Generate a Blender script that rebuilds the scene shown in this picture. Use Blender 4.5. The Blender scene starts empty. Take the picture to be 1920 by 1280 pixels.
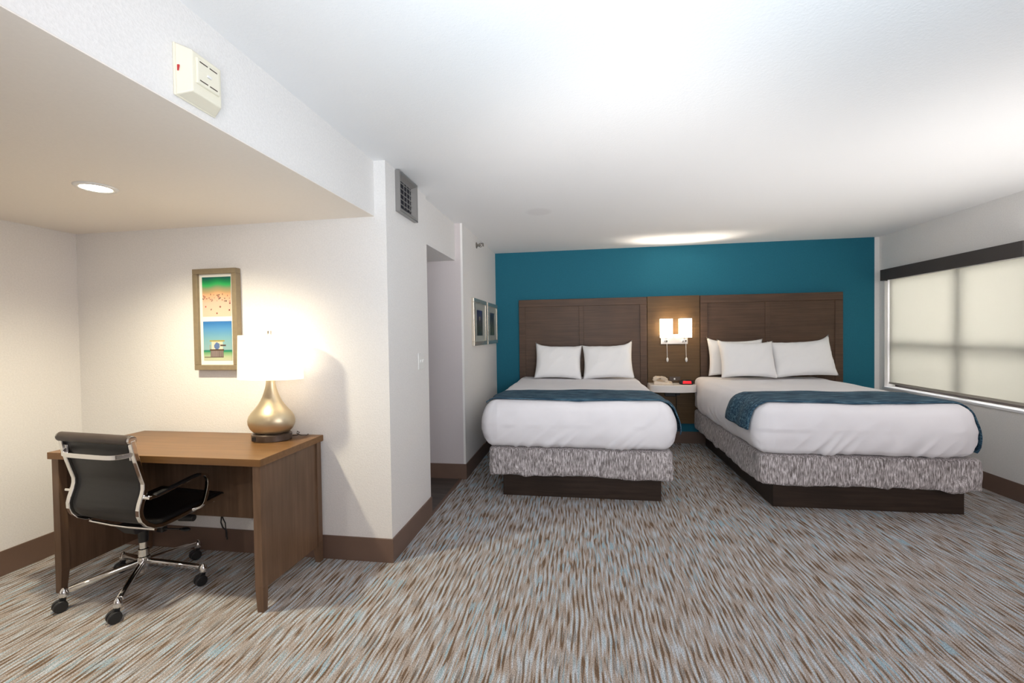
import bpy, bmesh, math, random
from mathutils import Vector, Matrix, noise
random.seed(7)
scene = bpy.context.scene
COL = scene.collection
PI = math.pi

# ------------------------------------------------------------ materials
def new_mat(name):
    m = bpy.data.materials.new(name); m.use_nodes = True
    nt = m.node_tree; nt.nodes.clear()
    out = nt.nodes.new('ShaderNodeOutputMaterial')
    b = nt.nodes.new('ShaderNodeBsdfPrincipled')
    nt.links.new(b.outputs[0], out.inputs[0])
    return m, nt, b, out

def N(nt, typ, **kw):
    n = nt.nodes.new(typ)
    for k, v in kw.items():
        if k.startswith('i_'):
            key = k[2:]
            key = int(key) if key.isdigit() else key.replace('_', ' ')
            n.inputs[key].default_value = v
        else: setattr(n, k, v)
    return n

def ramp(nt, stops, interp='LINEAR'):
    r = nt.nodes.new('ShaderNodeValToRGB'); cr = r.color_ramp; cr.interpolation = interp
    while len(cr.elements) < len(stops): cr.elements.new(0.5)
    for e, (p, c) in zip(cr.elements, stops):
        e.position = p; e.color = (*c, 1)
    return r

def coords(nt, scale, rot=(0, 0, 0)):
    tc = nt.nodes.new('ShaderNodeTexCoord')
    mp = nt.nodes.new('ShaderNodeMapping'); mp.inputs['Scale'].default_value = scale; mp.inputs['Rotation'].default_value = rot
    nt.links.new(tc.outputs['Object'], mp.inputs['Vector'])
    return mp.outputs['Vector']

def plain(name, color, rough=0.5, metal=0.0, var=0.04, vscale=6, bump=0.0, bscale=200, coat=0.0, spec=0.5):
    m, nt, b, out = new_mat(name)
    v = coords(nt, (1, 1, 1))
    n = N(nt, 'ShaderNodeTexNoise', i_Scale=vscale, i_Detail=3.0)
    nt.links.new(v, n.inputs['Vector'])
    r = ramp(nt, [(0.3, tuple(c*(1-var) for c in color)), (0.7, tuple(min(1, c*(1+var)) for c in color))])
    nt.links.new(n.outputs['Fac'], r.inputs['Fac']); nt.links.new(r.outputs['Color'], b.inputs['Base Color'])
    b.inputs['Roughness'].default_value = rough; b.inputs['Metallic'].default_value = metal
    b.inputs['Coat Weight'].default_value = coat; b.inputs['Specular IOR Level'].default_value = spec
    if bump:
        n2 = N(nt, 'ShaderNodeTexNoise', i_Scale=bscale, i_Detail=2.0)
        nt.links.new(v, n2.inputs['Vector'])
        bp = N(nt, 'ShaderNodeBump', i_Strength=bump, i_Distance=0.003)
        nt.links.new(n2.outputs['Fac'], bp.inputs['Height']); nt.links.new(bp.outputs[0], b.inputs['Normal'])
    return m

def wood(name, dark, light, scale=(1.5, 30, 30), rough=0.4, coat=0.0, contrast=(0.3, 0.72)):
    m, nt, b, out = new_mat(name)
    v = coords(nt, scale)
    n = N(nt, 'ShaderNodeTexNoise', i_Scale=1.0, i_Detail=5.0, i_Roughness=0.6, i_Distortion=0.4)
    nt.links.new(v, n.inputs['Vector'])
    r = ramp(nt, [(contrast[0], dark), (contrast[1], light)])
    nt.links.new(n.outputs['Fac'], r.inputs['Fac'])
    v2 = coords(nt, (1.6, 1.6, 1.6))
    n2 = N(nt, 'ShaderNodeTexNoise', i_Scale=1.6, i_Detail=2.0)
    nt.links.new(v2, n2.inputs['Vector'])
    r2 = ramp(nt, [(0.3, (0.84, 0.84, 0.84)), (0.7, (1.12, 1.1, 1.08))])
    nt.links.new(n2.outputs['Fac'], r2.inputs['Fac'])
    mx = N(nt, 'ShaderNodeMix', data_type='RGBA', blend_type='MULTIPLY'); mx.inputs[0].default_value = 1
    nt.links.new(r.outputs['Color'], mx.inputs[6]); nt.links.new(r2.outputs['Color'], mx.inputs[7])
    nt.links.new(mx.outputs[2], b.inputs['Base Color'])
    b.inputs['Roughness'].default_value = rough; b.inputs['Coat Weight'].default_value = coat; b.inputs['Specular IOR Level'].default_value = 0.3
    bp = N(nt, 'ShaderNodeBump', i_Strength=0.12, i_Distance=0.002)
    nt.links.new(n.outputs['Fac'], bp.inputs['Height']); nt.links.new(bp.outputs[0], b.inputs['Normal'])
    return m

def wall_mat(name, color, bump=0.35, scale=110, mottle=0.03):
    m, nt, b, out = new_mat(name)
    v = coords(nt, (1, 1, 1))
    n = N(nt, 'ShaderNodeTexNoise', i_Scale=scale, i_Detail=3.0, i_Roughness=0.6)
    nt.links.new(v, n.inputs['Vector'])
    r = ramp(nt, [(0.35, tuple(c*(1-mottle) for c in color)), (0.65, tuple(min(1, c*(1+mottle)) for c in color))])
    nt.links.new(n.outputs['Fac'], r.inputs['Fac']); nt.links.new(r.outputs['Color'], b.inputs['Base Color'])
    b.inputs['Roughness'].default_value = 0.75; b.inputs['Specular IOR Level'].default_value = 0.25
    bp = N(nt, 'ShaderNodeBump', i_Strength=bump, i_Distance=0.004)
    nt.links.new(n.outputs['Fac'], bp.inputs['Height']); nt.links.new(bp.outputs[0], b.inputs['Normal'])
    return m

def carpet_mat():
    m, nt, b, out = new_mat('striped_carpet')
    tc = nt.nodes.new('ShaderNodeTexCoord')
    # gentle sideways wander of the streaks
    wn = N(nt, 'ShaderNodeTexNoise', i_Scale=2.6, i_Detail=1.5)
    nt.links.new(tc.outputs['Object'], wn.inputs['Vector'])
    sub = N(nt, 'ShaderNodeVectorMath', operation='MULTIPLY_ADD')
    sub.inputs[1].default_value = (0.035, 0, 0); sub.inputs[2].default_value = (-0.017, 0, 0)
    nt.links.new(wn.outputs['Fac'], sub.inputs[0])
    add = N(nt, 'ShaderNodeVectorMath', operation='ADD')
    nt.links.new(tc.outputs['Object'], add.inputs[0]); nt.links.new(sub.outputs[0], add.inputs[1])
    def streak(scale, off, det=1.5):
        mp = nt.nodes.new('ShaderNodeMapping'); mp.inputs['Scale'].default_value = scale; mp.inputs['Location'].default_value = off
        nt.links.new(add.outputs[0], mp.inputs['Vector'])
        n = N(nt, 'ShaderNodeTexNoise', i_Scale=1.0, i_Detail=det, i_Roughness=0.45)
        nt.links.new(mp.outputs[0], n.inputs['Vector'])
        return n.outputs['Fac']
    s1n = streak((84, 6.2, 1), (0, 0, 0), .8); s2 = streak((80, 6.6, 1), (17.3, 5.1, 3), .6); s3 = streak((3.0, 1.6, 1), (4, 9, 7), 2)
    ph = streak((5, 2.2, 1), (3, 8, 1), 1.0)
    sx = nt.nodes.new('ShaderNodeSeparateXYZ'); nt.links.new(add.outputs[0], sx.inputs[0])
    m1 = N(nt, 'ShaderNodeMath', operation='MULTIPLY', i_1=2*math.pi/0.026); nt.links.new(sx.outputs[0], m1.inputs[0])
    m2 = N(nt, 'ShaderNodeMath', operation='MULTIPLY_ADD', i_1=11.0); nt.links.new(ph, m2.inputs[0]); nt.links.new(m1.outputs[0], m2.inputs[2])
    m3 = N(nt, 'ShaderNodeMath', operation='SINE'); nt.links.new(m2.outputs[0], m3.inputs[0])
    m4 = N(nt, 'ShaderNodeMath', operation='MULTIPLY_ADD', i_1=0.085); nt.links.new(m3.outputs[0], m4.inputs[0]); nt.links.new(s1n, m4.inputs[2])
    s1 = m4.outputs[0]
    base = ramp(nt, [(0.345, (0.150, 0.100, 0.066)), (0.385, (0.235, 0.172, 0.128)), (0.42, (0.34, 0.29, 0.255)),
                     (0.565, (0.37, 0.33, 0.305)), (0.60, (0.425, 0.44, 0.475)), (0.68, (0.45, 0.50, 0.55))])
    nt.links.new(s1, base.inputs['Fac'])
    dark = ramp(nt, [(0.30, (.8, .8, .8)), (0.38, (0, 0, 0))])
    nt.links.new(s2, dark.inputs['Fac'])
    mx1 = N(nt, 'ShaderNodeMix', data_type='RGBA'); mx1.inputs[7].default_value = (0.22, 0.21, 0.20, 1)
    nt.links.new(dark.outputs['Color'], mx1.inputs[0]); nt.links.new(base.outputs['Color'], mx1.inputs[6])
    blue = ramp(nt, [(0.58, (0, 0, 0)), (0.64, (1, 1, 1))])
    nt.links.new(s2, blue.inputs['Fac'])
    bl2 = ramp(nt, [(0.42, (0.15, 0.15, 0.15)), (0.62, (1, 1, 1))])
    nt.links.new(s3, bl2.inputs['Fac'])
    mul = N(nt, 'ShaderNodeMath', operation='MULTIPLY')
    nt.links.new(blue.outputs['Color'], mul.inputs[0]); nt.links.new(bl2.outputs['Color'], mul.inputs[1])
    mx2 = N(nt, 'ShaderNodeMix', data_type='RGBA'); mx2.inputs[7].default_value = (0.29, 0.40, 0.47, 1)
    nt.links.new(mul.outputs[0], mx2.inputs[0]); nt.links.new(mx1.outputs[2], mx2.inputs[6])
    # pile speckle
    sp = N(nt, 'ShaderNodeTexNoise', i_Scale=210.0, i_Detail=2.0)
    nt.links.new(tc.outputs['Object'], sp.inputs['Vector'])
    spr = ramp(nt, [(0.32, (0.60, 0.60, 0.60)), (0.68, (1.52, 1.50, 1.48))])
    nt.links.new(sp.outputs['Fac'], spr.inputs['Fac'])
    mx3 = N(nt, 'ShaderNodeMix', data_type='RGBA', blend_type='MULTIPLY'); mx3.inputs[0].default_value = 1
    nt.links.new(mx2.outputs[2], mx3.inputs[6]); nt.links.new(spr.outputs['Color'], mx3.inputs[7])
    nt.links.new(mx3.outputs[2], b.inputs['Base Color'])
    b.inputs['Roughness'].default_value = 0.95; b.inputs['Specular IOR Level'].default_value = 0.1
    bp = N(nt, 'ShaderNodeBump', i_Strength=0.6, i_Distance=0.004)
    nt.links.new(sp.outputs['Fac'], bp.inputs['Height']); nt.links.new(bp.outputs[0], b.inputs['Normal'])
    return m

def streak_fabric(name, c_dark, c_mid, c_light, scale, rough=0.85, stops=(0.33, 0.5, 0.68), sheen=0.2):
    m, nt, b, out = new_mat(name)
    v = coords(nt, scale)
    n = N(nt, 'ShaderNodeTexNoise', i_Scale=1.0, i_Detail=3.0, i_Roughness=0.6)
    nt.links.new(v, n.inputs['Vector'])
    r = ramp(nt, [(stops[0], c_dark), (stops[1], c_mid), (stops[2], c_light)])
    nt.links.new(n.outputs['Fac'], r.inputs['Fac']); nt.links.new(r.outputs['Color'], b.inputs['Base Color'])
    b.inputs['Roughness'].default_value = rough; b.inputs['Sheen Weight'].default_value = sheen
    bp = N(nt, 'ShaderNodeBump', i_Strength=0.25, i_Distance=0.002)
    nt.links.new(n.outputs['Fac'], bp.inputs['Height']); nt.links.new(bp.outputs[0], b.inputs['Normal'])
    return m

def ceiling_mat():
    m, nt, b, out = new_mat('textured_ceiling_paint')
    tc = nt.nodes.new('ShaderNodeTexCoord')
    n = N(nt, 'ShaderNodeTexNoise', i_Scale=95.0, i_Detail=3.0, i_Roughness=0.6)
    nt.links.new(tc.outputs['Object'], n.inputs['Vector'])
    d = N(nt, 'ShaderNodeVectorMath', operation='DISTANCE'); d.inputs[1].default_value = (-0.36, 3.90, 2.5)
    nt.links.new(tc.outputs['Object'], d.inputs[0])
    r = ramp(nt, [(0.085, (0.80, 0.79, 0.785)), (0.135, (0.86, 0.855, 0.85))])   # an old patched spot
    nt.links.new(d.outputs['Value'], r.inputs['Fac']); nt.links.new(r.outputs['Color'], b.inputs['Base Color'])
    b.inputs['Roughness'].default_value = 0.9; b.inputs['Specular IOR Level'].default_value = 0.15
    bp = N(nt, 'ShaderNodeBump', i_Strength=0.3, i_Distance=0.004)
    nt.links.new(n.outputs['Fac'], bp.inputs['Height']); nt.links.new(bp.outputs[0], b.inputs['Normal'])
    return m

def emis(name, color, strength):
    m, nt, b, out = new_mat(name)
    b.inputs['Base Color'].default_value = (*color, 1)
    b.inputs['Emission Color'].default_value = (*color, 1); b.inputs['Emission Strength'].default_value = strength
    return m

def shade_fabric(name, color, trans_col, trans=0.5, clear=0.0, emission=0.0, ecol=(1, .8, .55), weave=900):
    """thin cloth that lets light through"""
    m = bpy.data.materials.new(name); m.use_nodes = True; nt = m.node_tree; nt.nodes.clear()
    out = nt.nodes.new('ShaderNodeOutputMaterial')
    v = coords(nt, (1, 1, 1))
    n = N(nt, 'ShaderNodeTexNoise', i_Scale=weave, i_Detail=1.0); nt.links.new(v, n.inputs['Vector'])
    r = ramp(nt, [(0.3, tuple(c*.96 for c in color)), (0.7, color)]); nt.links.new(n.outputs['Fac'], r.inputs['Fac'])
    df = N(nt, 'ShaderNodeBsdfDiffuse'); nt.links.new(r.outputs['Color'], df.inputs['Color'])
    tl = N(nt, 'ShaderNodeBsdfTranslucent'); tl.inputs['Color'].default_value = (*trans_col, 1)
    mx = N(nt, 'ShaderNodeMixShader'); mx.inputs[0].default_value = trans
    nt.links.new(df.outputs[0], mx.inputs[1]); nt.links.new(tl.outputs[0], mx.inputs[2])
    last = mx
    if clear:
        tp = N(nt, 'ShaderNodeBsdfTransparent')
        m2 = N(nt, 'ShaderNodeMixShader'); m2.inputs[0].default_value = clear
        nt.links.new(mx.outputs[0], m2.inputs[1]); nt.links.new(tp.outputs[0], m2.inputs[2]); last = m2
    if emission:
        em = N(nt, 'ShaderNodeEmission'); em.inputs[0].default_value = (*ecol, 1); em.inputs[1].default_value = emission
        ad = N(nt, 'ShaderNodeAddShader'); nt.links.new(last.outputs[0], ad.inputs[0]); nt.links.new(em.outputs[0], ad.inputs[1]); last = ad
    nt.links.new(last.outputs[0], out.inputs[0])
    return m

def print_mat(name):
    m, nt, b, out = new_mat(name)
    a = N(nt, 'ShaderNodeVertexColor', layer_name='print')
    nt.links.new(a.outputs['Color'], b.inputs['Base Color']); b.inputs['Roughness'].default_value = 0.35
    return m

M = {}
M['carpet'] = carpet_mat()
M['ceiling'] = ceiling_mat()
M['wall'] = wall_mat('cream_textured_wallcovering', (0.79, 0.77, 0.745))
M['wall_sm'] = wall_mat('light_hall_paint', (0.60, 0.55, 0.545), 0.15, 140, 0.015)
M['teal'] = wall_mat('teal_accent_paint', (0.014, 0.138, 0.200), 0.3, 90, 0.06)
M['base'] = plain('dark_brown_vinyl_base', (0.16, 0.10, 0.073), 0.45)
M['soffit'] = wall_mat('soffit_paint', (0.84, 0.79, 0.725), 0.12, 90, 0.01)
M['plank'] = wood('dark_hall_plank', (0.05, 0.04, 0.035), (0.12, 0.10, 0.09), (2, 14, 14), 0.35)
M['hb'] = wood('walnut_headboard_wood', (0.068, 0.038, 0.022), (0.112, 0.065, 0.040), (2.2, 30, 60), 0.5)
M['panel'] = wood('walnut_panel_wood', (0.082, 0.046, 0.017), (0.125, 0.073, 0.029), (2.2, 30, 50), 0.48)
M['deskw'] = wood('walnut_desk_wood', (0.118, 0.070, 0.042), (0.180, 0.108, 0.066), (40, 40, 2.5), 0.42, 0.05)
M['deskt'] = wood('desk_top_laminate', (0.155, 0.076, 0.027), (0.22, 0.112, 0.042), (1.6, 42, 42), 0.38, 0.05)
M['plinth'] = wood('dark_plinth_wood', (0.028, 0.018, 0.013), (0.05, 0.033, 0.024), (3, 20, 40), 0.45)
M['linen'] = plain('white_linen', (0.83, 0.81, 0.83), 0.85, var=0.015, bump=0.15, bscale=500, spec=0.2)
M['pillow'] = plain('white_pillow_cotton', (0.86, 0.85, 0.84), 0.85, var=0.01, bump=0.12, bscale=500, spec=0.2)
M['skirt'] = streak_fabric('heathered_grey_cover', (0.12, 0.10, 0.095), (0.38, 0.345, 0.34), (0.80, 0.75, 0.76), (125, 125, 20))
M['runner'] = streak_fabric('blue_woven_runner', (0.007, 0.032, 0.062), (0.016, 0.066, 0.112), (0.13, 0.23, 0.29), (7, 75, 75), 0.85, (0.38, 0.50, 0.68), 0)
M['chrome'] = plain('polished_chrome', (0.82, 0.81, 0.80), 0.09, 1.0, var=0.01)
M['satin'] = plain('brushed_nickel', (0.62, 0.58, 0.52), 0.3, 1.0, var=0.03)
M['leather'] = plain('black_leather', (0.010, 0.0095, 0.010), 0.45, var=0.1, bump=0.2, bscale=350)
M['roll'] = plain('dark_brown_leather', (0.05, 0.036, 0.030), 0.45, var=0.1, bump=0.2, bscale=350)
M['black'] = plain('black_plastic', (0.015, 0.015, 0.016), 0.4)
M['gold'] = plain('champagne_gold_metal', (0.60, 0.50, 0.34), 0.38, 0.85, var=0.02)
M['bronze'] = plain('dark_bronze', (0.10, 0.075, 0.06), 0.35, 0.5)
M['white_pl'] = plain('white_plastic', (0.78, 0.77, 0.74), 0.4, var=0.01)
M['cream_pl'] = plain('cream_plastic', (0.80, 0.76, 0.62), 0.4, var=0.01)
M['beige_pl'] = plain('beige_phone_plastic', (0.66, 0.56, 0.44), 0.4, var=0.01)
M['frame_g'] = plain('champagne_frame', (0.27, 0.21, 0.13), 0.45, 0.2, var=0.06, vscale=40)
M['frame_s'] = plain('silver_frame', (0.72, 0.66, 0.56), 0.25, 0.75)
M['mat'] = plain('white_mat_board', (0.80, 0.78, 0.70), 0.8)
M['mat_g'] = plain('grey_mat_board', (0.34, 0.36, 0.33), 0.8)
M['print'] = print_mat('art_print')
M['grille'] = plain('brushed_aluminium', (0.33, 0.32, 0.31), 0.38, 0.7)
M['dull'] = plain('tarnished_metal', (0.22, 0.20, 0.17), 0.4, 0.7)
M['dark'] = plain('dark_duct_shade', (0.03, 0.03, 0.04), 0.7)
M['stone'] = plain('white_solid_surface', (0.76, 0.72, 0.68), 0.35, var=0.02)
M['redlit'] = emis('red_clock_display', (0.75, 0.004, 0.010), 0.75)
M['redmark'] = plain('red_ink', (0.5, 0.03, 0.03), 0.6)
M['hem'] = plain('taupe_hem_fabric', (0.36, 0.33, 0.28), 0.7)
M['valance'] = plain('charcoal_valance_fabric', (0.055, 0.048, 0.044), 0.8, bump=0.2)
M['winframe'] = plain('dark_bronze_window_frame', (0.10, 0.08, 0.075), 0.4, 0.3)
M['sill'] = plain('white_painted_sill', (0.85, 0.85, 0.86), 0.4, var=0.01)
M['roller'] = shade_fabric('roller_screen_fabric', (0.80, 0.78, 0.71), (0.53, 0.52, 0.47), 0.62, 0.02)
M['lshade'] = shade_fabric('lamp_shade_linen', (0.85, 0.80, 0.70), (0.92, 0.86, 0.74), 0.18, 0.0, 0.98, (1, .90, .76))
M['sshade'] = shade_fabric('frosted_sconce_shade', (0.88, 0.84, 0.76), (0.95, 0.9, 0.8), 0.5, 0.0, 3.0, (1, .82, .60))
M['downlit'] = emis('downlight_lens', (1, 0.93, 0.78), 38.0)
gm, gnt, gb, go = new_mat('window_glass')
gb.inputs['Base Color'].default_value = (1, 1, 1, 1); gb.inputs['Roughness'].default_value = 0.0
gb.inputs['Transmission Weight'].default_value = 1.0; gb.inputs['IOR'].default_value = 1.02
M['glass'] = gm

# ------------------------------------------------------------ mesh helpers
class Mesh:
    """collects shapes and links them as one mesh object; o is the local origin"""
    def __init__(s, o=(0, 0, 0)): s.bm = bmesh.new(); s.o = Vector(o)
    def face(s, pts):
        vs = [s.bm.verts.new(Vector(p) - s.o) for p in pts]
        return s.bm.faces.new(vs)
    def box(s, x0, x1, y0, y1, z0, z1):
        P = [(x0, y0, z0), (x1, y0, z0), (x1, y1, z0), (x0, y1, z0), (x0, y0, z1), (x1, y0, z1), (x1, y1, z1), (x0, y1, z1)]
        return s.hexa(P)
    def hexa(s, P):
        v = [s.bm.verts.new(Vector(p) - s.o) for p in P]
        for f in ((0, 3, 2, 1), (4, 5, 6, 7), (0, 1, 5, 4), (1, 2, 6, 5), (2, 3, 7, 6), (3, 0, 4, 7)):
            s.bm.faces.new([v[i] for i in f])
        return s
    def cyl(s, p0, p1, r0, r1=None, seg=20, caps=True):
        r1 = r0 if r1 is None else r1
        p0 = Vector(p0); p1 = Vector(p1); d = (p1-p0).normalized()
        a = d.orthogonal().normalized(); b = d.cross(a)
        rings = []
        for p, r in ((p0, r0), (p1, r1)):
            rings.append([s.bm.verts.new(p + a*math.cos(2*PI*i/seg)*r + b*math.sin(2*PI*i/seg)*r - s.o) for i in range(seg)])
        for i in range(seg):
            j = (i+1) % seg; s.bm.faces.new((rings[0][i], rings[0][j], rings[1][j], rings[1][i]))
        if caps:
            s.bm.faces.new(rings[0][::-1]); s.bm.faces.new(rings[1])
        return s
    def sweep(s, pts, prof, up=Vector((1, 0, 0))):
        """sweep a closed profile [(a, b)] along pts; a runs along `up`, b perpendicular to path and up"""
        pts = [Vector(p) for p in pts]; n = len(pts); rings = []
        for i, p in enumerate(pts):
            d = (pts[min(i+1, n-1)] - pts[max(i-1, 0)]).normalized()
            u = (up - d*up.dot(d))
            u = u.normalized() if u.length > 1e-6 else d.orthogonal().normalized()
            w = d.cross(u)
            rings.append([s.bm.verts.new(p + u*a + w*b - s.o) for a, b in prof])
        m = len(prof)
        for i in range(n-1):
            for k in range(m):
                l = (k+1) % m
                s.bm.faces.new((rings[i][k], rings[i][l], rings[i+1][l], rings[i+1][k]))
        s.bm.faces.new(rings[0][::-1]); s.bm.faces.new(rings[-1])
        return s
    def tube(s, pts, r, seg=10, up=Vector((0.13, 0.21, 1))):
        return s.sweep(pts, [(math.cos(2*PI*k/seg)*r, math.sin(2*PI*k/seg)*r) for k in range(seg)], up)
    def lathe(s, prof, c, seg=48, sx=1, sy=1, close=True):
        rings = []
        for r, z in prof:
            rings.append([s.bm.verts.new(Vector((c[0]+r*sx*math.cos(2*PI*i/seg), c[1]+r*sy*math.sin(2*PI*i/seg), c[2]+z)) - s.o) for i in range(seg)])
        for a, b in zip(rings, rings[1:]):
            for i in range(seg):
                j = (i+1) % seg; s.bm.faces.new((a[i], a[j], b[j], b[i]))
        if close:
            s.bm.faces.new(rings[0][::-1]); s.bm.faces.new(rings[-1])
        return s
    def ball(s, c, r, sx=1, sy=1, sz=1, seg=16):
        prof = [(max(1e-4, r*math.sin(PI*k/seg)), -r*sz*math.cos(PI*k/seg)) for k in range(seg+1)]
        return s.lathe(prof, c, seg*2 if seg < 16 else 24, sx, sy)
    def grid_box(s, n, fn):
        nx, ny, nz = n; vs = {}
        def V(i, j, k):
            if (i, j, k) not in vs: vs[(i, j, k)] = s.bm.verts.new(Vector(fn(i/nx, j/ny, k/nz)) - s.o)
            return vs[(i, j, k)]
        for i in range(nx):
            for j in range(ny):
                s.bm.faces.new((V(i, j, 0), V(i, j+1, 0), V(i+1, j+1, 0), V(i+1, j, 0)))
                s.bm.faces.new((V(i, j, nz), V(i+1, j, nz), V(i+1, j+1, nz), V(i, j+1, nz)))
        for i in range(nx):
            for k in range(nz):
                s.bm.faces.new((V(i, 0, k), V(i+1, 0, k), V(i+1, 0, k+1), V(i, 0, k+1)))
                s.bm.faces.new((V(i, ny, k), V(i, ny, k+1), V(i+1, ny, k+1), V(i+1, ny, k)))
        for j in range(ny):
            for k in range(nz):
                s.bm.faces.new((V(0, j, k), V(0, j, k+1), V(0, j+1, k+1), V(0, j+1, k)))
                s.bm.faces.new((V(nx, j, k), V(nx, j+1, k), V(nx, j+1, k+1), V(nx, j, k+1)))
        return s
    def sheet(s, nu, nv, fn):
        g = [[s.bm.verts.new(Vector(fn(i/nu, j/nv)) - s.o) for j in range(nv+1)] for i in range(nu+1)]
        for i in range(nu):
            for j in range(nv):
                s.bm.faces.new((g[i][j], g[i+1][j], g[i+1][j+1], g[i][j+1]))
        return s
    def done(s, name, mat, parent=None, smooth=False, bevel=0, solid=0, subsurf=0):
        bmesh.ops.recalc_face_normals(s.bm, faces=s.bm.faces[:])
        me = bpy.data.meshes.new(name); s.bm.to_mesh(me); s.bm.free()
        ob = bpy.data.objects.new(name, me); COL.objects.link(ob)
        me.materials.append(M[mat] if isinstance(mat, str) else mat)
        if smooth:
            for p in me.polygons: p.use_smooth = True
        if smooth == 'auto':
            me.set_sharp_from_angle(angle=math.radians(38))
        if parent is not None: ob.parent = parent
        else: ob.location = s.o
        if solid:
            md = ob.modifiers.new('solid', 'SOLIDIFY'); md.thickness = solid; md.offset = 0
        if bevel:
            md = ob.modifiers.new('bevel', 'BEVEL'); md.width = bevel; md.segments = 2; md.limit_method = 'ANGLE'; md.angle_limit = math.radians(40)
        if subsurf:
            md = ob.modifiers.new('sub', 'SUBSURF'); md.levels = subsurf; md.render_levels = subsurf
        return ob

def tag(o, label, cat, group=None):
    o['label'] = label; o['category'] = cat
    if group: o['group'] = group
    return o
def thing(name, label, cat, loc, rz=0, group=None):
    o = bpy.data.objects.new(name, None); COL.objects.link(o)
    o.empty_display_size = 0.1; o.location = loc; o.rotation_euler = (0, 0, rz)
    return tag(o, label, cat, group)
def struct(mesh, name, mat, **kw):
    o = mesh.done(name, mat, **kw); o['kind'] = 'structure'; return o
def copy_tree(o, parent=None):
    c = o.copy(); COL.objects.link(c)
    if parent is not None: c.parent = parent
    for ch in list(o.children): copy_tree(ch, c)
    return c

# ------------------------------------------------------------ the room
A = 2.556; B = 3.270; C = 4.137; D = 5.790; H = 2.5; S = 2.163
XL = -3.482; XB = -1.256; XP = -1.180; XQ = -1.130; XR = 3.492; YF = -3.0; HB = 0.15

struct(Mesh().box(XL-.1, XR+.3, YF-.1, D+.1, -.06, 0), 'floor', 'carpet')
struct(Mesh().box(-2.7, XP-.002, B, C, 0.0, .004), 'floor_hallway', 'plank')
struct(Mesh().box(XP-.012, XP+.012, B, C, 0.0, .008), 'trim_1', 'base')
struct(Mesh().box(XL-.1, XR+.3, YF-.1, D+.1, H, H+.1), 'ceiling', 'ceiling')
struct(Mesh().box(XL-.1, XL, YF, A, 0, H), 'wall_left', 'wall')
struct(Mesh().box(XL, XB, YF, A, S, H), 'wall_soffit', 'wall')
struct(Mesh().box(XL+.001, XB-.001, YF, A, S-.004, S+.001), 'ceiling_alcove', 'soffit')
struct(Mesh().box(XL-.1, XP, A, B, 0, H), 'wall_alcove', 'wall')
struct(Mesh().box(-2.7, -1.205, B, C, 2.141, H), 'wall_header', 'wall')
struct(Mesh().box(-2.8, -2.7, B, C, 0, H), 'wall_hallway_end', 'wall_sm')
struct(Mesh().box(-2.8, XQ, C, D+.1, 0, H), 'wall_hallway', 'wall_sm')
struct(Mesh().box(XQ-.02, XQ+.001, C-.001, D, 0, H), 'wall_left_rear', 'wall')
struct(Mesh().box(XQ, 3.44, D, D+.1, 0, H), 'wall_back', 'teal')
struct(Mesh().box(3.44, XR+.3, D, D+.1, 0, H), 'wall_back_corner', 'wall')
struct(Mesh().box(XL-.1, XR+.3, YF-.1, YF, 0, H), 'wall_front', 'wall')
wy0, wy1, wz0, wz1 = 4.045, 5.70, 0.742, 2.03; WT = 0.22
w = Mesh()
w.box(XR, XR+WT, YF, wy0, 0, H); w.box(XR, XR+WT, wy1, D, 0, H)
w.box(XR, XR+WT, wy0, wy1, 0, wz0-.02); w.box(XR, XR+WT, wy0, wy1, wz1, H)
struct(w, 'wall_right', 'wall')

def base(name, x0, x1, y0, y1): struct(Mesh().box(x0, x1, y0, y1, 0, HB), name, 'base', bevel=.002)
base('baseboard_left', XL, XL+.01, YF, A)
base('baseboard_alcove', XL+.01, XP+.01, A-.01, A)
base('baseboard_pillar', XP, XP+.01, A, B)
base('baseboard_hallway', -2.7, XQ+.01, C-.01, C)
base('baseboard_left_rear', XQ, XQ+.01, C, D)
base('baseboard_back', XQ+.01, XR-.01, D-.01, D)
base('baseboard_right', XR-.01, XR, YF, D)
# window: recess, sill, frame with mullions, panes
win = bpy.data.objects.new('window_1', None); COL.objects.link(win); win.location = (XR+.1, (wy0+wy1)/2, wz0); win['kind'] = 'structure'
O = win.location
Mesh(O).box(XR-.012, XR+WT, wy0, wy1, wz0-.02, wz0).done('window_sill', 'sill', win, bevel=.003)
f = Mesh(O); xo, xi = XR+.16, XR+.11
for a, b_ in ((wy0, wy0+.05), (wy1-.05, wy1), (4.735, 4.80)): f.box(xi, xo, a, b_, wz0, wz1)
for a, b_ in ((wz0, wz0+.045), (wz1-.05, wz1), (1.205, 1.265)): f.box(xi+.002, xo-.002, wy0, wy1, a, b_)
f.done('window_frame', 'winframe', win)
for (ya, yb) in ((wy0+.05, 4.735), (4.80, wy1-.05)):
    for (za, zb) in ((wz0+.045, 1.205), (1.265, wz1-.05)):
        Mesh(O).box(XR+.13, XR+.136, ya, yb, za, zb).done('pane', 'glass', win)

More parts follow.
